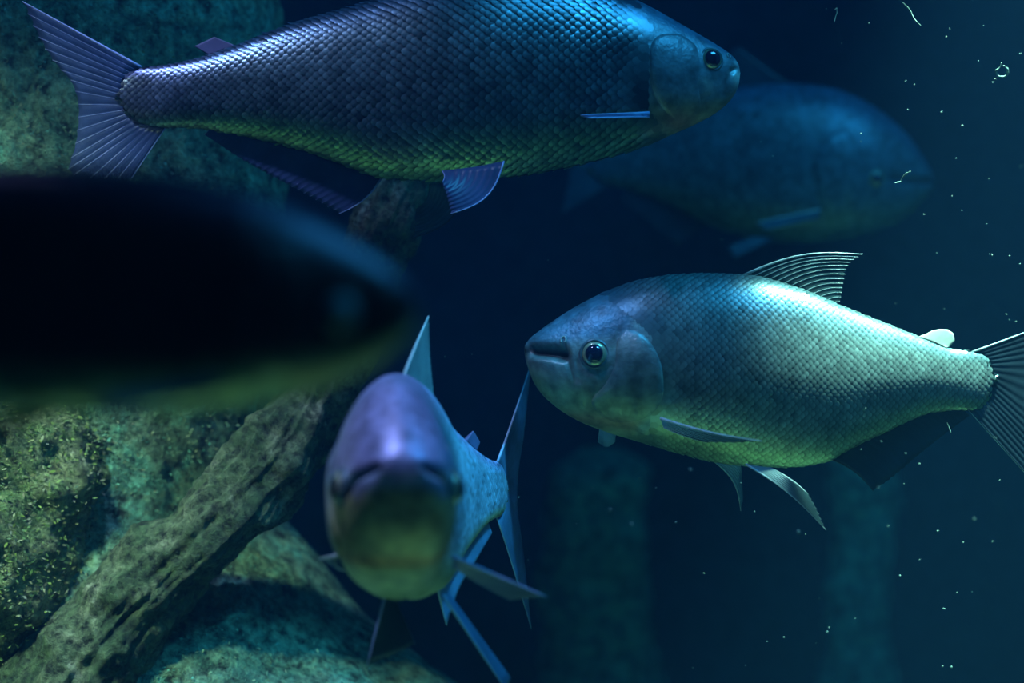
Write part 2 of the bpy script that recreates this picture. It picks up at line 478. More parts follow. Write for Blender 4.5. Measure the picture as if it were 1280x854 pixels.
def base_pig(back, flank, belly):
    def f(px, py, t, u):
        c = mix(np.asarray(belly) + 0 * np.asarray(t)[..., None], flank, sstep(-0.85, -0.45, t))
        return mix(c, back, sstep(0.45, 0.95, t))
    return f

# ================================================================== setting: tank
def slab(name, x0, x1, y0, y1, z0, z1, material, nx, ny, axis, amp, freq):
    """big bumpy panel with real relief on one face"""
    V = []; Fc = []
    for j in range(ny + 1):
        for i in range(nx + 1):
            a, b = i / nx, j / ny
            if axis == 'y': p = Vector((x0 + (x1 - x0) * a, y0, z0 + (z1 - z0) * b)); n = Vector((0, -1, 0))
            elif axis == 'x': p = Vector((x0, y0 + (y1 - y0) * a, z0 + (z1 - z0) * b)); n = Vector((1 if x0 < 0 else -1, 0, 0))
            else: p = Vector((x0 + (x1 - x0) * a, y0 + (y1 - y0) * b, z0)); n = Vector((0, 0, 1))
            V.append(p + n * amp * noise.fractal(p * freq, 1.0, 2.0, 4))
    for j in range(ny):
        for i in range(nx):
            Fc.append((j * (nx + 1) + i, j * (nx + 1) + i + 1, (j + 1) * (nx + 1) + i + 1, (j + 1) * (nx + 1) + i))
    return setp(mesh_obj(name, V, Fc, material), kind='structure')

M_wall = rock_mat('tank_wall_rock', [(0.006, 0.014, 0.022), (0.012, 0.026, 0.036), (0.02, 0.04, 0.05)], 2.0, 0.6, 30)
M_sand = rock_mat('tank_sand', [(0.45, 0.55, 0.32), (0.55, 0.62, 0.38), (0.62, 0.66, 0.42)], 3.0, 0.6, 60)
slab('floor', -3, 3, -0.6, 4.6, 0.0, 0.0, M_sand, 60, 60, 'z', 0.02, 2.0)
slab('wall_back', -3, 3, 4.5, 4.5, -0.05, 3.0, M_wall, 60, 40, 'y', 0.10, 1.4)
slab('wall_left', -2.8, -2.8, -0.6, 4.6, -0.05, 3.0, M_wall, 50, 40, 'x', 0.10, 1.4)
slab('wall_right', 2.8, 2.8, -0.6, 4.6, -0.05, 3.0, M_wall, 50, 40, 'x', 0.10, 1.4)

# ------------------------------------------------------------------ rocks and the artificial tree
def column(name, path, radius, material, nu, nv, amp, freq, lobes=None, stretch=1.0, parent=None, ridge=0.0):
    """bumpy trunk / root: tube along a path with fractal relief"""
    path = resample(np.array(path, float), nu)
    tq = np.linspace(0, 1, nu); rad = pchip([r[0] for r in radius], [r[1] for r in radius])(tq)
    V = []; Fc = []; off = Vector((random.random() * 9, random.random() * 9, random.random() * 9))
    for i in range(nu):
        t = path[min(i + 1, nu - 1)] - path[max(i - 1, 0)]; t /= np.linalg.norm(t)
        a = np.cross(t, [0, 1.0, 0]); a /= np.linalg.norm(a); b = np.cross(a, t)
        for k in range(nv):
            an = 2 * math.pi * k / nv
            dr = math.cos(an) * a + math.sin(an) * b
            r = rad[i] + (lobes(path[i][2], dr) if lobes else 0)
            p = path[i] + dr * r
            q = Vector(p) * freq + off
            dsp = noise.fractal(Vector((q.x, q.y, q.z * stretch)), 0.9, 2.1, 5) * amp
            if ridge: dsp += ridge * (0.5 - abs(noise.noise(Vector((an * 3.0, tq[i] * 4, 1.7)) * 1.3)))
            dsp += noise.noise(Vector(p) * freq * 14) * amp * 0.10
            V.append(p + dr * dsp)
    for i in range(nu - 1):
        for k in range(nv):
            k2 = (k + 1) % nv
            Fc.append((i * nv + k, i * nv + k2, (i + 1) * nv + k2, (i + 1) * nv + k))
    Fc.append(tuple(range(nv))[::-1]); Fc.append(tuple((nu - 1) * nv + k for k in range(nv)))
    return mesh_obj(name, V, Fc, material, parent), V

M_trunk = rock_mat('trunk_concrete', [(0.01, 0.04, 0.03), (0.06, 0.14, 0.09), (0.15, 0.22, 0.13), (0.10, 0.28, 0.20), (0.26, 0.26, 0.15)], 9, 1.0, 65)
M_root = rock_mat('root_bark', [(0.015, 0.03, 0.015), (0.05, 0.08, 0.035), (0.12, 0.14, 0.08), (0.34, 0.32, 0.25)], 16, 1.0, 80)
M_boulder = rock_mat('boulder_moss', [(0.04, 0.08, 0.03), (0.12, 0.17, 0.06), (0.24, 0.24, 0.12), (0.32, 0.30, 0.20)], 11, 1.0, 70)
M_algae = pigment_mat('algae', rough=0.6, metal=0.0, nscale=40, namt=0.2, bstr=0.0)

def flakes(parent, V, sel, n, size, cols, name='algae'):
    P = [Vector(V[i]) for i in sel]; out = []; Fc = []; Cc = []
    for q in range(n):
        p = random.choice(P)
        p = p + Vector((random.gauss(0, .006), random.gauss(0, .002), random.gauss(0, .006)))
        a = Vector((random.gauss(0, 1), random.gauss(0, .5), random.gauss(0, .6))).normalized()
        b = a.cross(Vector((random.gauss(0, .5), -1, random.gauss(0, .5)))).normalized()
        nrm = a.cross(b)
        if nrm.y > 0: nrm = -nrm
        L = size * random.uniform(.5, 1.4); w = L * random.uniform(.25, .5)
        b0 = len(out)
        out += [p - a * L * .5, p + b * w * .5 + nrm * L * .2, p + a * L * .5 + nrm * L * .35, p - b * w * .5 + nrm * L * .2]
        Fc.append((b0, b0 + 1, b0 + 2, b0 + 3))
        c = random.choice(cols); f = random.uniform(.6, 1.3)
        Cc += [(c[0] * f, c[1] * f, c[2] * f, 1)] * 4
    return setp(mesh_obj(name, out, Fc, M_algae, parent, True, Cc), kind='stuff')

DT = 1.84
c0 = at(105, 427, DT)
RT = 252 * DT / F * 0.985
zb = at(0, 640, 1.78).z
def trunk_lobes(z, d):
    t = max(0.0, (zb - z)) / 0.27
    return (0.30 * min(t, 1.6) ** 1.4) * max(0.0, d[0] * 0.94 - d[1] * 0.34) ** 2.0 - 0.012 * math.cos((z - 1.1) * 9) * max(0, d[0])
trunk_path = [(c0.x, c0.y, -0.05), (c0.x, c0.y, 0.6), (c0.x, c0.y, 1.2), (c0.x - .01, c0.y, 1.8), (c0.x - .02, c0.y, 2.6)]
tree = empty('artificial_tree', (0, 0, 0))
setp(tree, 'mossy artificial tree trunk with a slanting bark root, filling the left side', 'tree')
trunk, TV = column('trunk', trunk_path, [(0, RT), (1, RT)], M_trunk, 420, 220, 0.022, 7.0, trunk_lobes, 0.6)
trunk.parent = tree
selT = [i for i, v in enumerate(TV) if v[1] < DT - 0.1 and 0.8 < v[2] < 1.65]
flakes(trunk, TV, selT, 22000, 0.0042, [(0.16, 0.26, 0.14), (0.05, 0.13, 0.09), (0.24, 0.26, 0.14), (0.10, 0.30, 0.22)])

rp = [(-190, 1400, 1.50), (-80, 1100, 1.51), (10, 950, 1.53), (85, 850, 1.55), (155, 765, 1.56), (270, 650, 1.57), (365, 550, 1.585), (415, 450, 1.60), (470, 310, 1.625), (540, 180, 1.66), (640, 0, 1.70), (720, -160, 1.74)]
rpath = [tuple(at(*p)) for p in rp]
root_, RV = column('root', rpath, [(0, 0.085), (0.25, 0.062), (0.4, 0.046), (0.55, 0.038), (0.7, 0.034), (1, 0.034)], M_root, 420, 110, 0.018, 11.0, None, 1.0, None, 0.012)
root_.parent = tree; root_['label'] = 'bark-textured root slanting up from the lower left'

bp = at(-25, 600, 1.64)
bq = [(-420, 1380, 1.72), (-330, 1100, 1.68), (-215, 900, 1.66), (-120, 790, 1.65), (-45, 680, 1.64), (-22, 590, 1.64), (-22, 500, 1.65), (-30, 430, 1.67), (-40, 405, 1.69)]
bpath = [tuple(at(*q)) for q in bq]
boulder, BV = column('mossy_boulder', bpath, [(0, 0.20), (0.6, 0.165), (0.85, 0.155), (0.95, 0.10), (1, 0.01)], M_boulder, 300, 170, 0.024, 11.0)
setp(boulder, 'upright boulder covered in yellow-green moss at the lower left edge', 'boulder')
selB = [i for i, v in enumerate(BV) if v[1] < bp.y + 0.02 and 0.74 < v[2]]
flakes(boulder, BV, selB, 34000, 0.0052, [(0.22, 0.30, 0.06), (0.12, 0.19, 0.05), (0.30, 0.29, 0.14), (0.05, 0.10, 0.03), (0.24, 0.23, 0.15), (0.08, 0.13, 0.04)], 'moss')

# far stumps, faint in the haze
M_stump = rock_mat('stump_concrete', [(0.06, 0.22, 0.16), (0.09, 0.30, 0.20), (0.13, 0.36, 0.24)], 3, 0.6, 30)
for (px, w, ty, d, lab) in [(745, 70, 560, 3.3, 'faint greenish stump in the haze, left of the two in the background'),
                            (1075, 42, 545, 3.5, 'faint narrow bluish pillar in the haze below the right fish tail')]:
    b = at(px, ty, d); r = w * d / F
    st, _ = column('stump' if px < 900 else 'pillar', [(b.x, b.y, -.05), (b.x, b.y, .4), (b.x, b.y, b.z - .05), (b.x, b.y, b.z)], [(0, r * 1.1), (.7, r), (.95, r * .9), (1, r * .2)], M_stump, 80, 60, 0.04, 4.0)
    setp(st, lab, 'stump' if px < 900 else 'pillar')

# ================================================================== fish A: the scaly one at the top, snout right
topA = [(925, 92), (924, 84), (921, 77), (913, 68), (900, 59), (880, 47), (850, 30), (820, 13), (790, -2), (740, -20), (680, -31), (620, -34), (560, -27), (500, -10), (455, 5), (400, 21), (357, 34), (298, 57), (240, 76), (205, 83), (180, 86), (160, 95), (150, 118)]
botA = [(925, 92), (924.5, 99), (922, 110), (913, 125), (895, 141), (870, 155), (850, 164), (800, 184), (740, 201), (680, 214), (620, 222), (545, 225), (480, 222), (430, 206), (390, 191), (330, 175), (280, 165), (240, 159), (205, 158), (180, 154), (160, 142), (150, 122)]
widA = [(0, 0.004), (0.01, 0.016), (0.03, 0.028), (0.08, 0.047), (0.16, 0.068), (0.28, 0.082), (0.42, 0.085), (0.6, 0.066), (0.8, 0.036), (0.93, 0.018), (1, 0.006)]
A = Fish('scaled_fish', 560, 100, 1.47, topA, botA, widA, power=1.9)
setp(A.root, 'dark silver fish with large scales and violet tail swimming right across the top', 'fish')
pA0 = base_pig((0.06, 0.12, 0.20), (0.19, 0.25, 0.27), (0.36, 0.48, 0.20))
def pigA(px, py, t, u):
    c = pA0(px, py, t, u)
    c = mix(c, (0.18, 0.17, 0.30), sstep(330, 170, px) * 0.7)  # violet lamp tint put into the colour toward the tail
    hd = sstep(790, 815, px)
    c = mix(c, (0.06, 0.17, 0.27), hd * sstep(72, 45, py - (px - 880) * 0.35))      # blue crown, the blue overhead light painted in
    c = mix(c, (0.17, 0.22, 0.25), hd * sstep(45, 75, py - (px - 880) * 0.35) * 0.9)
    c = mix(c, (0.32, 0.30, 0.18), hd * sstep(118, 146, py))
    c = mix(c, (0.30, 0.12, 0.07), np.exp(-(((px - 845) / 26) ** 2 + ((py - 155) / 12) ** 2)) * 0.9)
    c = mix(c, (0.75, 0.80, 0.72), np.exp(-(((px - 921) / 8) ** 2 + ((py - 98) / 11) ** 2)) * 0.9)
    c = mix(c, (0.70, 0.74, 0.70), np.exp(-(((px - 921) / 5) ** 2 + ((py - 80) / 4) ** 2)) * 0.6)
    c = mix(c, (0.42, 0.46, 0.40), np.exp(-(poly_dist(px, py, [(808, 100), (813, 122), (824, 140)]) / 4.0) ** 2) * 0.9)
    c = mix(c, (0.40, 0.44, 0.42), np.exp(-(((px - 880) / 9) ** 2 + ((py - 112) / 14) ** 2)) * 0.6)
    c = mix(c, (0.012, 0.02, 0.03), np.exp(-(((px - 773) / 20) ** 2 + ((py - 72) / 17) ** 2)) * 0.85)   # humeral spot
    c = mix(c, (0.02, 0.03, 0.04), np.exp(-(((px - 796) / 9) ** 2 + ((py - 128) / 28) ** 2)) * 0.8)  # slot behind the gill cover, its shade painted dark
    return c
A.body(M_skin, pigA, grooves=[([(930, 87), (921, 87), (914, 91)], 3.2, 4.5), ([(912, 94), (905, 108), (903, 120)], 4, 2.0), ([(895, 100), (888, 122), (868, 131)], 3, 1.2)])
gA = [(848, 46), (826, 48), (812, 56), (805, 77), (806, 104), (813, 129), (829, 149), (848, 160), (866, 152), (874, 136), (870, 112), (872, 90), (868, 62)]
A.gill(M_skin, (843, 102), gA, 4.5)
A.eye(886, 79, 12.5, M_iris, M_pupil, M_rim, 0.80)
A.nostril(909, 72, 3.0, M_nos)
def regA(px, py):
    if py < 60: b = 812 - (60 - py) * 0.35
    elif py < 140: b = 803
    else: b = 803 + (py - 140) * 0.8
    return (b - px) / 45
A.scales(M_scale_dk, 13.0, regA, pigA, 0.70, 0.44, 0.24)
MB = (M_web_blue, M_ray_blue)
A.fin('tail_fin', [(176, 84), (160, 98), (152, 120), (160, 142), (185, 157), (206, 160)], [(28, 2), (46, 42), (66, 76), (92, 108), (98, 135), (95, 175), (84, 214), (118, 226), (160, 229)], *MB, nr=20, thick=2, ray=1.25, label='violet-blue forked tail fin')
A.fin('anal_fin', [(476, 224), (430, 207), (390, 191), (330, 175), (262, 162)], [(424, 267), (395, 250), (350, 226), (300, 198), (255, 168)], *MB, nr=24, thick=1.6, ray=0.8, bow=0.18)
A.fin('pelvic_fin', [(630, 207), (595, 214), (555, 219)], [(566, 273), (563, 258), (556, 235)], *MB, nr=9, bow=0.34, thick=1.6, ray=0.7, y0=-0.035, ytip=-0.055, label='near pelvic fin, translucent blue')
A.fin('pelvic_fin', [(585, 222), (560, 224), (535, 226)], [(512, 292), (513, 275), (515, 255)], M_web_teal, M_ray_dark, nr=9, bow=0.34, thick=1.4, ray=0.7, y0=0.03, ytip=0.06)
A.fin('pectoral_fin', [(806, 151), (806, 155)], [(722, 157), (728, 166)], M_web_blue, M_ray_blue, nr=5, thick=2.2, ray=1.4, y0=-0.048, ytip=[-0.068, -0.10], label='thin blue pectoral fin seen edge-on')
A.fin('pectoral_fin', [(806, 151), (806, 155)], [(722, 160), (726, 168)], M_web_blue, M_ray_grey, nr=5, thick=2.2, ray=1.2, y0=0.048, ytip=[0.068, 0.10])
A.fin('dorsal_fin', [(600, -34), (560, -27), (500, -10)], [(470, -120), (480, -70), (475, -25)], *MB, nr=12, thick=1.6, ray=0.9)
A.fin('adipose_fin', [(296, 58), (262, 69)], [(268, 46), (243, 58)], M_adip_dk, M_adip_dk, nr=6, thick=5, ray=1.0, rays=False, wave=0)

# ================================================================== fish B: the silver-green one on the right, snout left
topB = [(655, 437), (656, 431), (660, 425), (672, 415), (690, 402), (720, 383), (760, 363), (800, 350), (840, 344), (880, 342), (930, 344), (1000, 361), (1050, 382), (1100, 402), (1150, 422), (1190, 437), (1215, 441), (1232, 448), (1240, 470)]
botB = [(655, 437), (656, 446), (660, 460), (668, 480), (690, 505), (720, 525), (760, 541), (800, 553), (850, 567), (890, 577), (930, 582), (985, 584), (1030, 578), (1060, 562), (1110, 538), (1163, 516), (1198, 512), (1218, 512), (1232, 502), (1240, 476)]
widB = [(0, 0.006), (0.01, 0.028), (0.03, 0.048), (0.08, 0.072), (0.16, 0.096), (0.28, 0.112), (0.42, 0.110), (0.6, 0.080), (0.8, 0.045), (0.93, 0.022), (1, 0.007)]
def head_pig_B(c, px, py, ox=0, oy=0):
    px = px - ox; py = py - oy
    hd = sstep(836 + np.clip(430 - py, 0, 90) * 0.8, 790, px + np.maximum(0, 430 - py) * 0.6)
    c = mix(c, (0.08, 0.24, 0.34), hd * sstep(440, 415, py - (px - 740) * -0.12))  # blue light from above painted into the crown
    c = mix(c, (0.16, 0.26, 0.26), hd * sstep(415, 445, py) * 0.9)
    c = mix(c, (0.30, 0.36, 0.20), hd * sstep(462, 505, py + (px - 740) * -0.16))
    c = mix(c, (0.38, 0.20, 0.10), np.exp(-(((py - 528 - (px - 770) * 0.12) / 10) ** 2)) * sstep(690, 720, px) * sstep(812, 780, px) * 0.75)
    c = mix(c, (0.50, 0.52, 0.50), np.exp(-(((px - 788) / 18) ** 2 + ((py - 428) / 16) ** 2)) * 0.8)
    c = mix(c, (0.06, 0.09, 0.10), np.exp(-(((px - 790) / 26) ** 2 + ((py - 482) / 22) ** 2)) * 0.65)
    c = mix(c, (0.010, 0.012, 0.012), np.exp(-(poly_dist(px, py, [(640, 438), (668, 438), (690, 440), (702, 443)]) / 7.5) ** 2) * 0.95)
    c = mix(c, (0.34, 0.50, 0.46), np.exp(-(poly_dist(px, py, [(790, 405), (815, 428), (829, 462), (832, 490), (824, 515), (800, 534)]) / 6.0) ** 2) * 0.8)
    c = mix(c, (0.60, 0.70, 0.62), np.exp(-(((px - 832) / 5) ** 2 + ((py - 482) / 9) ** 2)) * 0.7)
    return c
pB0 = base_pig((0.30, 0.46, 0.46), (0.40, 0.50, 0.46), (0.42, 0.52, 0.26))
def pigB(px, py, t, u):
    return head_pig_B(pB0(px, py, t, u), px, py)
grB = [([(640, 438), (668, 438), (690, 440), (700, 443)], 7.5, 14.0), ([(703, 430), (707, 450), (718, 474)], 3.5, 3.0), ([(725, 470), (745, 500), (775, 520)], 3.5, 1.5), ([(720, 452), (728, 462), (745, 466), (760, 456)], 3, 1.4)]
gB = [(778, 408), (798, 416), (814, 436), (823, 462), (825, 488), (817, 511), (798, 525), (770, 530), (746, 520), (734, 503), (752, 478), (764, 450), (766, 424)]
B = Fish('silver_fish', 940, 460, 1.47, topB, botB, widB, power=1.75)
setp(B.root, 'silver-green fish swimming left with brightly lit back and raised dorsal fin, at right', 'fish')
B.body(M_skin, pigB, grooves=grB)
B.gill(M_skin, (788, 470), gB, 5)
B.eye(740, 442, 15, M_iris, M_pupil, M_rim, 0.72)
B.nostril(703, 425, 4.0, M_nos)
def regB(px, py):
    if py < 415: b = 735 + (py - 350) * 1.15
    elif py < 540: b = 812
    else: b = 812 - (py - 540) * 2.5
    return (px - b) / 55
B.scales(M_scale, 9.3, regB, pigB, 0.85, 0.52, 0.17, 0.18)
MG = (M_web_grey, M_ray_grey)
B.fin('dorsal_fin', [(930, 344), (985, 357), (1042, 379)], [(1078, 318), (1060, 332), (1055, 350), (1050, 377)], M_web_dors, M_ray_grey, nr=13, bow=0.16, thick=1.6, ray=1.0, label='raised pale dorsal fin with ragged rear edge')
B.fin('adipose_fin', [(1146, 421), (1165, 428), (1182, 435)], [(1166, 413), (1180, 411), (1191, 416), (1193, 426), (1187, 433)], M_adip, M_adip, nr=6, thick=9, ray=2.0, bow=-0.1, rays=False, wave=0, label='small rounded cream adipose fin')
B.fin('anal_fin', [(1040, 574), (1060, 562), (1110, 538), (1163, 516), (1200, 512)], [(1092, 614), (1112, 600), (1150, 568), (1185, 540), (1212, 520)], M_web_dark, M_ray_dark, nr=20, thick=1.6, ray=0.8, bow=0.15)  # shaded fin, the shade put into its dark web and rays
B.fin('tail_fin', [(1214, 441), (1234, 455), (1240, 474), (1234, 497), (1210, 512)], [(1345, 392), (1318, 430), (1290, 470), (1283, 500), (1296, 545), (1332, 648)], M_web_dark, M_ray_dark, nr=19, thick=1.8, ray=0.9, bow=0.0, lead=M_ray_grey, label='forked tail fin, dark web with pale outer rays')
B.fin('pelvic_fin', [(926, 577), (940, 580), (958, 582)], [(1016, 653), (1005, 628), (995, 610)], *MG, nr=8, thick=1.6, ray=0.8, y0=-0.030, ytip=-0.06, bow=0.10, label='near pelvic fin, pale with white leading edge')
B.fin('pelvic_fin', [(893, 577), (908, 580), (928, 582)], [(936, 646), (939, 630), (935, 605)], M_web_pale, M_ray_grey, nr=8, thick=1.4, ray=0.5, y0=0.025, ytip=0.05, bow=0.25)
B.fin('pectoral_fin', [(818, 519), (820, 524), (822, 530)], [(926, 541), (905, 544), (870, 546)], M_web_dark, M_ray_grey, nr=7, thick=1.6, ray=1.1, yroots=[-0.062, -0.06], ytip=[-0.125, -0.085], bow=-0.06, label='pectoral fin with bright white leading edge')
B.fin('pectoral_fin', [(752, 535), (760, 537), (772, 540)], [(752, 558), (763, 565), (774, 558)], M_web_pale, M_ray_pale, nr=6, thick=1.8, ray=0.6, y0=0.02, ytip=0.06)

# ================================================================== fish C: hazy deep-bodied one behind
topC = [(1168, 230), (1166, 222), (1158, 206), (1142, 180), (1120, 155), (1090, 132), (1055, 114), (1015, 105), (970, 103), (920, 108), (870, 122), (820, 146), (780, 170), (755, 182), (740, 198)]
botC = [(1168, 230), (1167, 236), (1160, 248), (1142, 268), (1110, 286), (1060, 299), (1010, 303), (960, 299), (910, 285), (870, 266), (830, 246), (800, 234), (780, 228), (755, 222), (740, 206)]
C_ = Fish('hazy_fish', 955, 205, 2.25, topC, botC, [(0, .006), (.02, .045), (.08, .085), (.2, .125), (.4, .14), (.6, .11), (.85, .04), (1, .01)], rot=(0, 0, math.radians(-12)), loc=at(949, 207, 2.28))
setp(C_.root, 'deep-bodied blue fish facing right, faint in the haze behind the upper fish snout', 'fish')
pC0 = base_pig((0.05, 0.16, 0.26), (0.07, 0.15, 0.19), (0.08, 0.16, 0.15))  # low-contrast blue pigment, haze partly put into the colour
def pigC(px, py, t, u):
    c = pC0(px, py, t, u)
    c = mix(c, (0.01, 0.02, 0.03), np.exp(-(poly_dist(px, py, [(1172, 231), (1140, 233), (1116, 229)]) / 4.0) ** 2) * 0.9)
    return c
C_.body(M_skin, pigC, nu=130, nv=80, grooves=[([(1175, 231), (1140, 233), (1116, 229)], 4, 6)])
C_.gill(M_skin, (1050, 225), [(1060, 165), (1035, 180), (1022, 215), (1025, 250), (1045, 278), (1075, 272), (1085, 240), (1080, 200)], 4)
C_.eye(1097, 230, 9, M_iris, M_pupil, M_rim, 0.72)
C_.scales(M_scale_soft, 9.5, lambda px, py: (1035 - px) / 60, pigC, 0.75, 0.5, 0.12)
C_.fin('dorsal_fin', [(990, 103), (940, 106), (880, 119)], [(925, 50), (905, 70), (868, 100)], M_web_dark, M_ray_dark, nr=12, thick=1.6, ray=.8)
C_.fin('tail_fin', [(762, 180), (742, 202), (762, 226)], [(690, 150), (712, 200), (700, 262)], M_web_teal, M_ray_dark, nr=13, thick=1.6, ray=.8)
C_.fin('anal_fin', [(890, 277), (840, 252), (790, 231)], [(850, 305), (815, 275), (778, 245)], M_web_dark, M_ray_dark, nr=14, thick=1.6, ray=.8)
C_.fin('pectoral_fin', [(1030, 268), (1028, 278)], [(955, 285), (965, 294)], M_web_teal, M_ray_grey, nr=6, thick=1.6, ray=.8, y0=-0.075, ytip=-0.12)
C_.fin('pelvic_fin', [(975, 299), (950, 297)], [(925, 325), (918, 310)], M_web_teal, M_ray_dark, nr=6, thick=1.6, ray=.8, y0=-0.03, ytip=-0.05)

# ================================================================== fish D: dark blurred one close to the camera, snout right
topD = [(526, 388), (524, 378), (515, 362), (498, 341), (470, 319), (430, 294), (380, 268), (320, 245), (250, 226), (170, 214), (80, 208), (-20, 208), (-120, 222), (-220, 250), (-320, 290), (-400, 320), (-440, 330), (-455, 350)]
botD = [(526, 388), (525, 396), (517, 412), (498, 434), (465, 459), (420, 480), (360, 498), (280, 512), (180, 519), (80, 519), (-20, 513), (-120, 496), (-220, 460), (-320, 420), (-400, 394), (-440, 386), (-455, 368)]
D_ = Fish('blurred_dark_fish', 60, 370, 0.66, topD, botD, [(0, .005), (.02, .03), (.08, .055), (.2, .085), (.4, .10), (.6, .08), (.85, .03), (1, .008)], rot=(0, 0, 0))
setp(D_.root, 'large dark blurred fish close to the viewer, facing right at the left edge', 'fish')
pD0 = base_pig((0.09, 0.05, 0.10), (0.015, 0.018, 0.02), (0.32, 0.36, 0.20))  # violet light from above put into the back colour
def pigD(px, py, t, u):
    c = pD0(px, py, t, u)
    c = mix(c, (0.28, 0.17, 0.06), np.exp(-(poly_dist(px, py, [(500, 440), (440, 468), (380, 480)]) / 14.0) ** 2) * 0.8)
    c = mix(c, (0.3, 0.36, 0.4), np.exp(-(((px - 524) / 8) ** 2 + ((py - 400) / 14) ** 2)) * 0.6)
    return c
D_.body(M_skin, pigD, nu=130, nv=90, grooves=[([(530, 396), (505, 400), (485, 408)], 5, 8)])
D_.gill(M_skin, (350, 390), [(380, 300), (340, 300), (312, 340), (305, 390), (315, 440), (345, 478), (380, 470), (400, 430), (398, 360)], 6)
M_iris_d = plain_mat('dull_iris', (0.10, 0.22, 0.24), 0.4)
D_.eye(432, 393, 22, M_iris_d, plain_mat('dull_pupil', (0.03, 0.10, 0.12), 0.15, coat=1.0), plain_mat('dark_eye_rim', (0.015, 0.02, 0.02), 0.5), 0.6)
D_.scales(M_scale_dk, 15, lambda px, py: (310 - px) / 60, pigD, 0.75, 0.46, 0.12)
D_.fin('dorsal_fin', [(-20, 208), (-90, 216), (-160, 232)], [(-150, 120), (-170, 160), (-190, 215)], M_web_dark, M_ray_dark, nr=12, thick=2, ray=1)
D_.fin('pectoral_fin', [(300, 470), (300, 484)], [(170, 492), (190, 508)], M_web_dark, M_ray_dark, nr=6, thick=2, ray=1.2, y0=-0.045, ytip=-0.08)
D_.fin('pelvic_fin', [(80, 517), (40, 515)], [(0, 560), (-10, 540)], M_web_dark, M_ray_dark, nr=6, thick=2, ray=1, y0=-0.02, ytip=-0.04)
D_.fin('anal_fin', [(-120, 496), (-220, 460), (-330, 416)], [(-180, 545), (-250, 500), (-345, 430)], M_web_dark, M_ray_dark, nr=14, thick=2, ray=1)
D_.fin('tail_fin', [(-430, 330), (-452, 358), (-430, 386)], [(-560, 240), (-520, 358), (-560, 480)], M_web_dark, M_ray_dark, nr=14, thick=2, ray=1)

# ================================================================== fish E: head-on fish in the middle, same build as the right one
topE = [(655, 437), (656, 429), (660, 420), (672, 407), (690, 391), (720, 371), (760, 353), (800, 343), (840, 338), (880, 337), (930, 341), (1000, 360), (1050, 382), (1100, 402), (1150, 422), (1190, 434), (1215, 438), (1232, 448), (1240, 470)]
botE = [(655, 437), (656, 447), (660, 464), (668, 488), (690, 516), (720, 536), (760, 550), (800, 560), (850, 570), (890, 578), (930, 582), (985, 582), (1030, 574), (1060, 560), (1110, 538), (1163, 516), (1198, 508), (1218, 506), (1232, 498), (1240, 476)]
widE = [(0, 0.030), (0.01, 0.052), (0.03, 0.072), (0.08, 0.090), (0.16, 0.102), (0.28, 0.106), (0.42, 0.096), (0.6, 0.075), (0.8, 0.040), (0.93, 0.020), (1, 0.007)]
LE = Vector((-0.080, 1.25, CAMZ - 0.128))
E_ = Fish('head_on_fish', 940, 460, 1.47, topE, botE, widE, power=(1.8, 2.7), scale=0.95, rot=(0, math.radians(4), math.radians(90)), loc=LE,
          bend=pchip([-0.2, 0, 0.3, 0.6, 1.0, 1.35], [-0.01, 0.0, 0.018, -0.002, -0.072, -0.125]))
setp(E_.root, 'lilac fish seen head-on with wide dark mouth, in front of the lower tree trunk', 'fish')
pE0 = base_pig((0.34, 0.36, 0.60), (0.42, 0.54, 0.68), (0.46, 0.50, 0.26))
def pigE(px, py, t, u):
    c = pE0(px, py, t, u)
    hd = sstep(800, 740, px)
    c = mix(c, (0.36, 0.32, 0.56), hd * sstep(445, 430, py))  # lilac forehead, violet light put into the colour
    c = mix(c, (0.34, 0.30, 0.14), hd * sstep(450, 456, py) * sstep(535, 520, py))  # olive throat, shade of the underside put into the colour
    c = mix(c, (0.34, 0.15, 0.04), hd * np.exp(-(((py - 524) / 8) ** 2)) * 0.85)
    c = mix(c, (0.50, 0.50, 0.26), sstep(860, 800, px) * sstep(532, 540, py))
    c = mix(c, (0.01, 0.01, 0.02), np.exp(-(poly_dist(px, py, [(640, 431), (660, 434), (675, 442), (690, 456)]) / 5.0) ** 2) * 0.95)
    c = mix(c, (0.40, 0.38, 0.60), np.exp(-(poly_dist(px, py, [(640, 444), (662, 448), (672, 456)]) / 6) ** 2) * 0.9)
    return c
E_.body(M_skin, pigE, nu=170, nv=112, grooves=[([(640, 431), (660, 434), (675, 442), (690, 456)], 5, 9.0)])
E_.gill(M_skin, (788, 470), gB, 5)
E_.eye(712, 454, 16, M_iris, M_pupil, M_rim, 0.72)
E_.scales(M_scale_soft, 11, lambda px, py: (px - 825) / 60, pigE, 0.78, 0.46, 0.13)
E_.fin('dorsal_fin', [(900, 339), (955, 349), (1012, 365)], [(1010, 262), (1015, 300), (1030, 352)], *MG, nr=12, thick=1.6, ray=0.9)
E_.fin('adipose_fin', [(1120, 409), (1150, 421)], [(1145, 396), (1163, 410)], M_adip_dk, M_adip_dk, nr=5, thick=6, ray=1.4, rays=False, wave=0)
E_.fin('anal_fin', [(1040, 570), (1090, 547), (1140, 524), (1185, 510)], [(1075, 630), (1110, 590), (1160, 556), (1200, 528)], M_web_pale, M_ray_pale, nr=16, thick=1.6, ray=0.8)
E_.fin('tail_fin', [(1214, 438), (1234, 452), (1240, 472), (1234, 494), (1212, 507)], [(1350, 300), (1318, 400), (1292, 462), (1290, 490), (1312, 550), (1350, 670)], M_web_pale, M_ray_pale, nr=19, thick=2.2, ray=1.1)
E_.fin('pectoral_fin', [(830, 528), (836, 534), (842, 540)], [(880, 575), (905, 580), (925, 584)], M_web_dark, M_ray_blue, nr=7, thick=2, ray=1.2, y0=-0.050, ytip=[-0.125, -0.09], label='dark pectoral fin spread to the right')
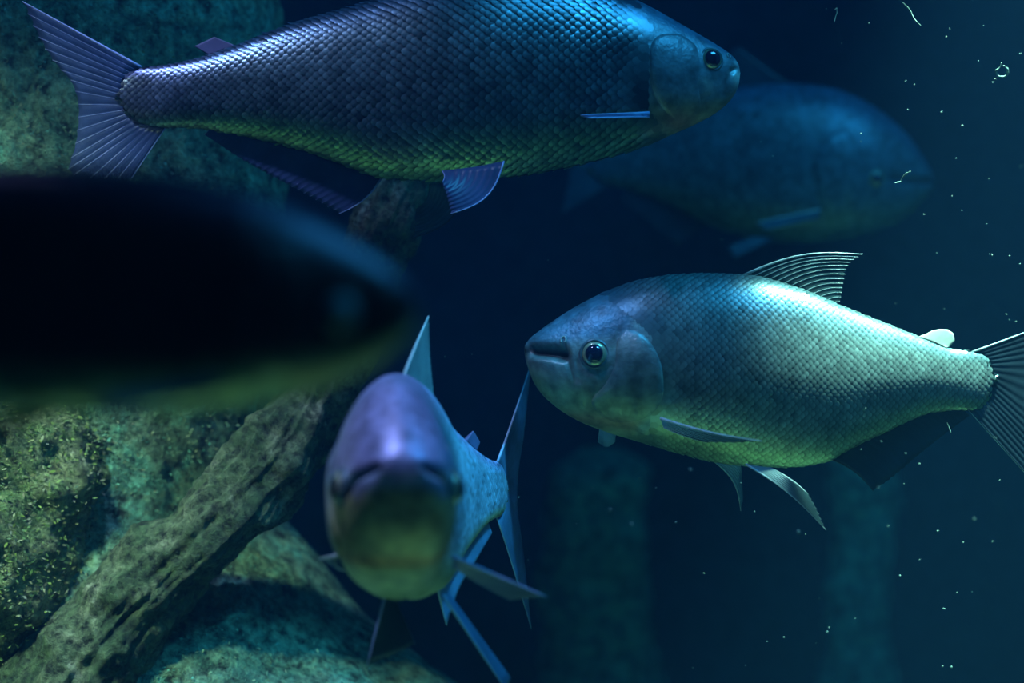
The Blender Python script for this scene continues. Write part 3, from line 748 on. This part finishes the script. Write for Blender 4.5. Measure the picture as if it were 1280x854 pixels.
E_.fin('pectoral_fin', [(830, 528), (836, 534), (842, 540)], [(880, 535), (905, 545), (925, 552)], M_web_blue, M_ray_grey, nr=7, thick=2, ray=1.2, y0=0.046, ytip=[0.066, 0.055])
E_.fin('pelvic_fin', [(930, 578), (945, 580), (960, 581)], [(960, 686), (985, 684), (1000, 680)], M_web_pale, M_ray_pale, nr=8, thick=2, ray=1.0, y0=-0.03, ytip=[-0.080, -0.078])
E_.fin('pelvic_fin', [(930, 578), (945, 580), (960, 581)], [(930, 655), (955, 650), (985, 640)], M_web_dark, M_ray_blue, nr=8, thick=2, ray=1.0, y0=0.02, ytip=[0.035, 0.005])

# ================================================================== things adrift in the water
M_speck = plain_mat('drifting_debris', (0.22, 0.32, 0.27), 0.6, nscale=300)
def thread(name, pts, d, r, label, cat):
    P = resample(np.array([tuple(at(x, y, d + dz)) for x, y, dz in pts]), 26)
    base = P[0].copy()
    rad = [r * d / F * (0.55 + 0.7 * abs(noise.noise(Vector((i * .6, r, 3))))) * (1.2 if 4 < i < 22 else .7) for i in range(26)]
    v, f = tube(P - base, rad, 6)
    o = mesh_obj(name, v, f, M_speck); o.location = base
    return setp(o, label, cat)
thread('drifting_thread', [(1118, 229, 0), (1122, 228, .004), (1126, 227, .006), (1129, 221, .004), (1133, 217, 0), (1138, 214, -.004)], 1.46, 1.3, 'short bright curled thread drifting in front of the hazy fish snout', 'thread')
thread('drifting_strand', [(1128, 3, 0), (1134, 9, .004), (1139, 16, .006), (1143, 24, .003), (1151, 32, 0)], 1.50, 1.1, 'thin pale green strand drifting near the top edge at right', 'strand')
thread('drifting_loop', [(1252, 78, 0), (1250, 84, .002), (1245, 89, .004), (1247, 95, .005), (1254, 96, .004), (1260, 92, .002), (1259, 86, 0), (1254, 82, -.003)], 1.50, 1.5, 'small pale green ring-shaped scrap drifting at the upper right', 'scrap')
thread('drifting_hook', [(1043, 12, 0), (1046, 10, .002), (1046, 16, .002), (1044, 22, .002), (1043, 28, 0)], 1.5, 0.7, 'faint small hooked fibre drifting near the top edge, right of centre', 'fibre')
thread('drifting_fibre', [(1184, 529, 0), (1186, 534, .002), (1189, 541, 0)], 1.44, 0.7, 'tiny pale fibre drifting below the right fish tail base', 'fibre')

def blob(r, seed):
    V = []; Fc = []; n1, n2 = 5, 8
    for i in range(n1 + 1):
        for j in range(n2):
            a = math.pi * i / n1; b = 2 * math.pi * j / n2
            d = Vector((math.sin(a) * math.cos(b), math.sin(a) * math.sin(b), math.cos(a)))
            V.append(d * r * (1 + 0.5 * noise.noise(d * 1.7 + Vector((seed, 0, 0)))))
    for i in range(n1):
        for j in range(n2):
            Fc.append((i * n2 + j, i * n2 + (j + 1) % n2, (i + 1) * n2 + (j + 1) % n2, (i + 1) * n2 + j))
    return V, Fc
speck_meshes = []
for q in range(5):
    v, f = blob(1.0, q * 3.1); me = bpy.data.meshes.new('speck'); me.from_pydata([tuple(x) for x in v], [], f); me.materials.append(M_speck)
    me.polygons.foreach_set('use_smooth', [True] * len(me.polygons)); speck_meshes.append(me)
SP = [(1033, 11, 1.3), (1086, 29, 1), (1229, 32, 1.4), (1187, 36, 1.4), (1183, 46, 1.2), (1052, 54, 1), (1275, 67, 1.6), (1223, 76, 1.2), (1244, 99, 1.6), (1241, 103, 1.3), (1132, 101, 1.5), (1143, 106, 1.5), (1177, 140, 1.9), (1203, 157, 1.7), (1135, 137, 1.2), (1195, 198, 1.4), (1076, 167, 1.5), (1076, 177, 1.2), (951, 177, 1.2), (966, 195, 1.6), (1276, 208, 2.2), (1236, 224, 1.3), (1202, 263, 1.6), (1262, 320, 1.4), (1240, 319, 1.8), (1190, 245, 1.3), (1155, 268, 1.3), (1233, 280, 1.2),
      (1258, 393, 1.6), (1262, 400, 1.3), (1120, 380, 1.2), (1171, 316, 1.0), (1275, 330, 1.5), (1270, 402, 1.4), (1237, 318, 1.4), (1180, 386, 1.2), (1082, 511, 1.4), (1080, 521, 1.4), (1056, 556, 1.5), (1102, 552, 1.6), (1076, 562, 1.4), (1098, 610, 2.4), (1149, 580, 1.7), (1244, 548, 1.7), (1132, 567, 1.6), (1130, 605, 1.2),
      (863, 587, 2.4), (800, 598, 1.8), (740, 610, 1.6), (763, 637, 2.2), (790, 655, 2.8), (998, 665, 3.2), (943, 640, 1.8), (926, 604, 1.6), (1218, 649, 2.6), (1172, 664, 2.0), (1204, 678, 1.6), (1241, 677, 1.6), (1110, 658, 2.2), (1125, 720, 1.8), (1034, 790, 1.7), (1036, 785, 1.4), (980, 797, 1.6), (959, 802, 1.4), (1180, 761, 1.9), (1196, 741, 1.4), (1189, 834, 2.0), (1178, 833, 1.8), (1069, 773, 1.4), (1024, 748, 1.6), (880, 717, 1.5), (802, 752, 1.5), (845, 653, 1.6), (648, 622, 1.4), (556, 446, 1.4), (590, 443, 1.4), (660, 700, 1.0), (1020, 804, 1.3), (932, 832, 1.8), (866, 835, 1.2), (1007, 668, 1.2), (820, 610, 1.3), (720, 655, 1.2), (1150, 700, 1.2), (1215, 740, 1.2), (1250, 600, 1.2), (685, 325, 1.2), (902, 299, 1.3)]
for i, (x, y, r) in enumerate(SP):
    d = random.uniform(1.36, 1.58) if r < 2.1 else random.uniform(1.22, 1.32)
    o = bpy.data.objects.new('drifting_speck', speck_meshes[i % 5]); C.objects.link(o)
    if y < 310 and 800 < x < 940: d = 1.3
    o.location = at(x, y, d - (0.2 if x > 830 and 330 < y < 580 and x < 1250 and d > 1.34 else 0))
    s_ = r * 0.68 * o.location.y / F
    o.scale = (s_ * random.uniform(.8, 1.5), s_, s_ * random.uniform(.7, 1.2)); o.rotation_euler = (0, random.uniform(-.6, .6), 0)
    if y < 305: lg = ('tiny pale speck adrift around the hazy fish at upper right', 'specks around the hazy fish')
    elif x < 680: lg = ('tiny pale speck adrift in the dark gap beside the head-on fish', 'specks beside the head-on fish')
    elif y < 585 and x > 1000: lg = ('tiny pale speck adrift around the tail of the right silver-green fish', 'specks around the right fish tail')
    else: lg = ('tiny pale speck adrift in the open water below the right silver-green fish', 'specks below the right fish')
    setp(o, lg[0], 'speck', lg[1])

# ================================================================== the water itself (haze)
V = [(x, y, z) for x in (-3.4, 3.4) for y in (-1.0, 5.0) for z in (-0.3, 2.5)]
Fc = [(0, 1, 3, 2), (4, 6, 7, 5), (0, 4, 5, 1), (2, 3, 7, 6), (0, 2, 6, 4), (1, 5, 7, 3)]
m = bpy.data.materials.new('hazy_water'); m.use_nodes = True; nt = m.node_tree; nt.nodes.clear()
out = N(nt, 'ShaderNodeOutputMaterial'); sc_ = N(nt, 'ShaderNodeVolumeScatter'); ab = N(nt, 'ShaderNodeVolumeAbsorption'); ad = N(nt, 'ShaderNodeAddShader')
sc_.inputs['Color'].default_value = (0.12, 0.46, 1.0, 1); sc_.inputs['Density'].default_value = 0.046; sc_.inputs['Anisotropy'].default_value = 0.2
ab.inputs['Color'].default_value = (0.15, 0.72, 0.85, 1); ab.inputs['Density'].default_value = 0.35
nt.links.new(sc_.outputs[0], ad.inputs[0]); nt.links.new(ab.outputs[0], ad.inputs[1]); nt.links.new(ad.outputs[0], out.inputs['Volume'])
setp(mesh_obj('water', V, Fc, m, None, False), 'hazy blue-green water filling the whole tank', 'water', kind='stuff')
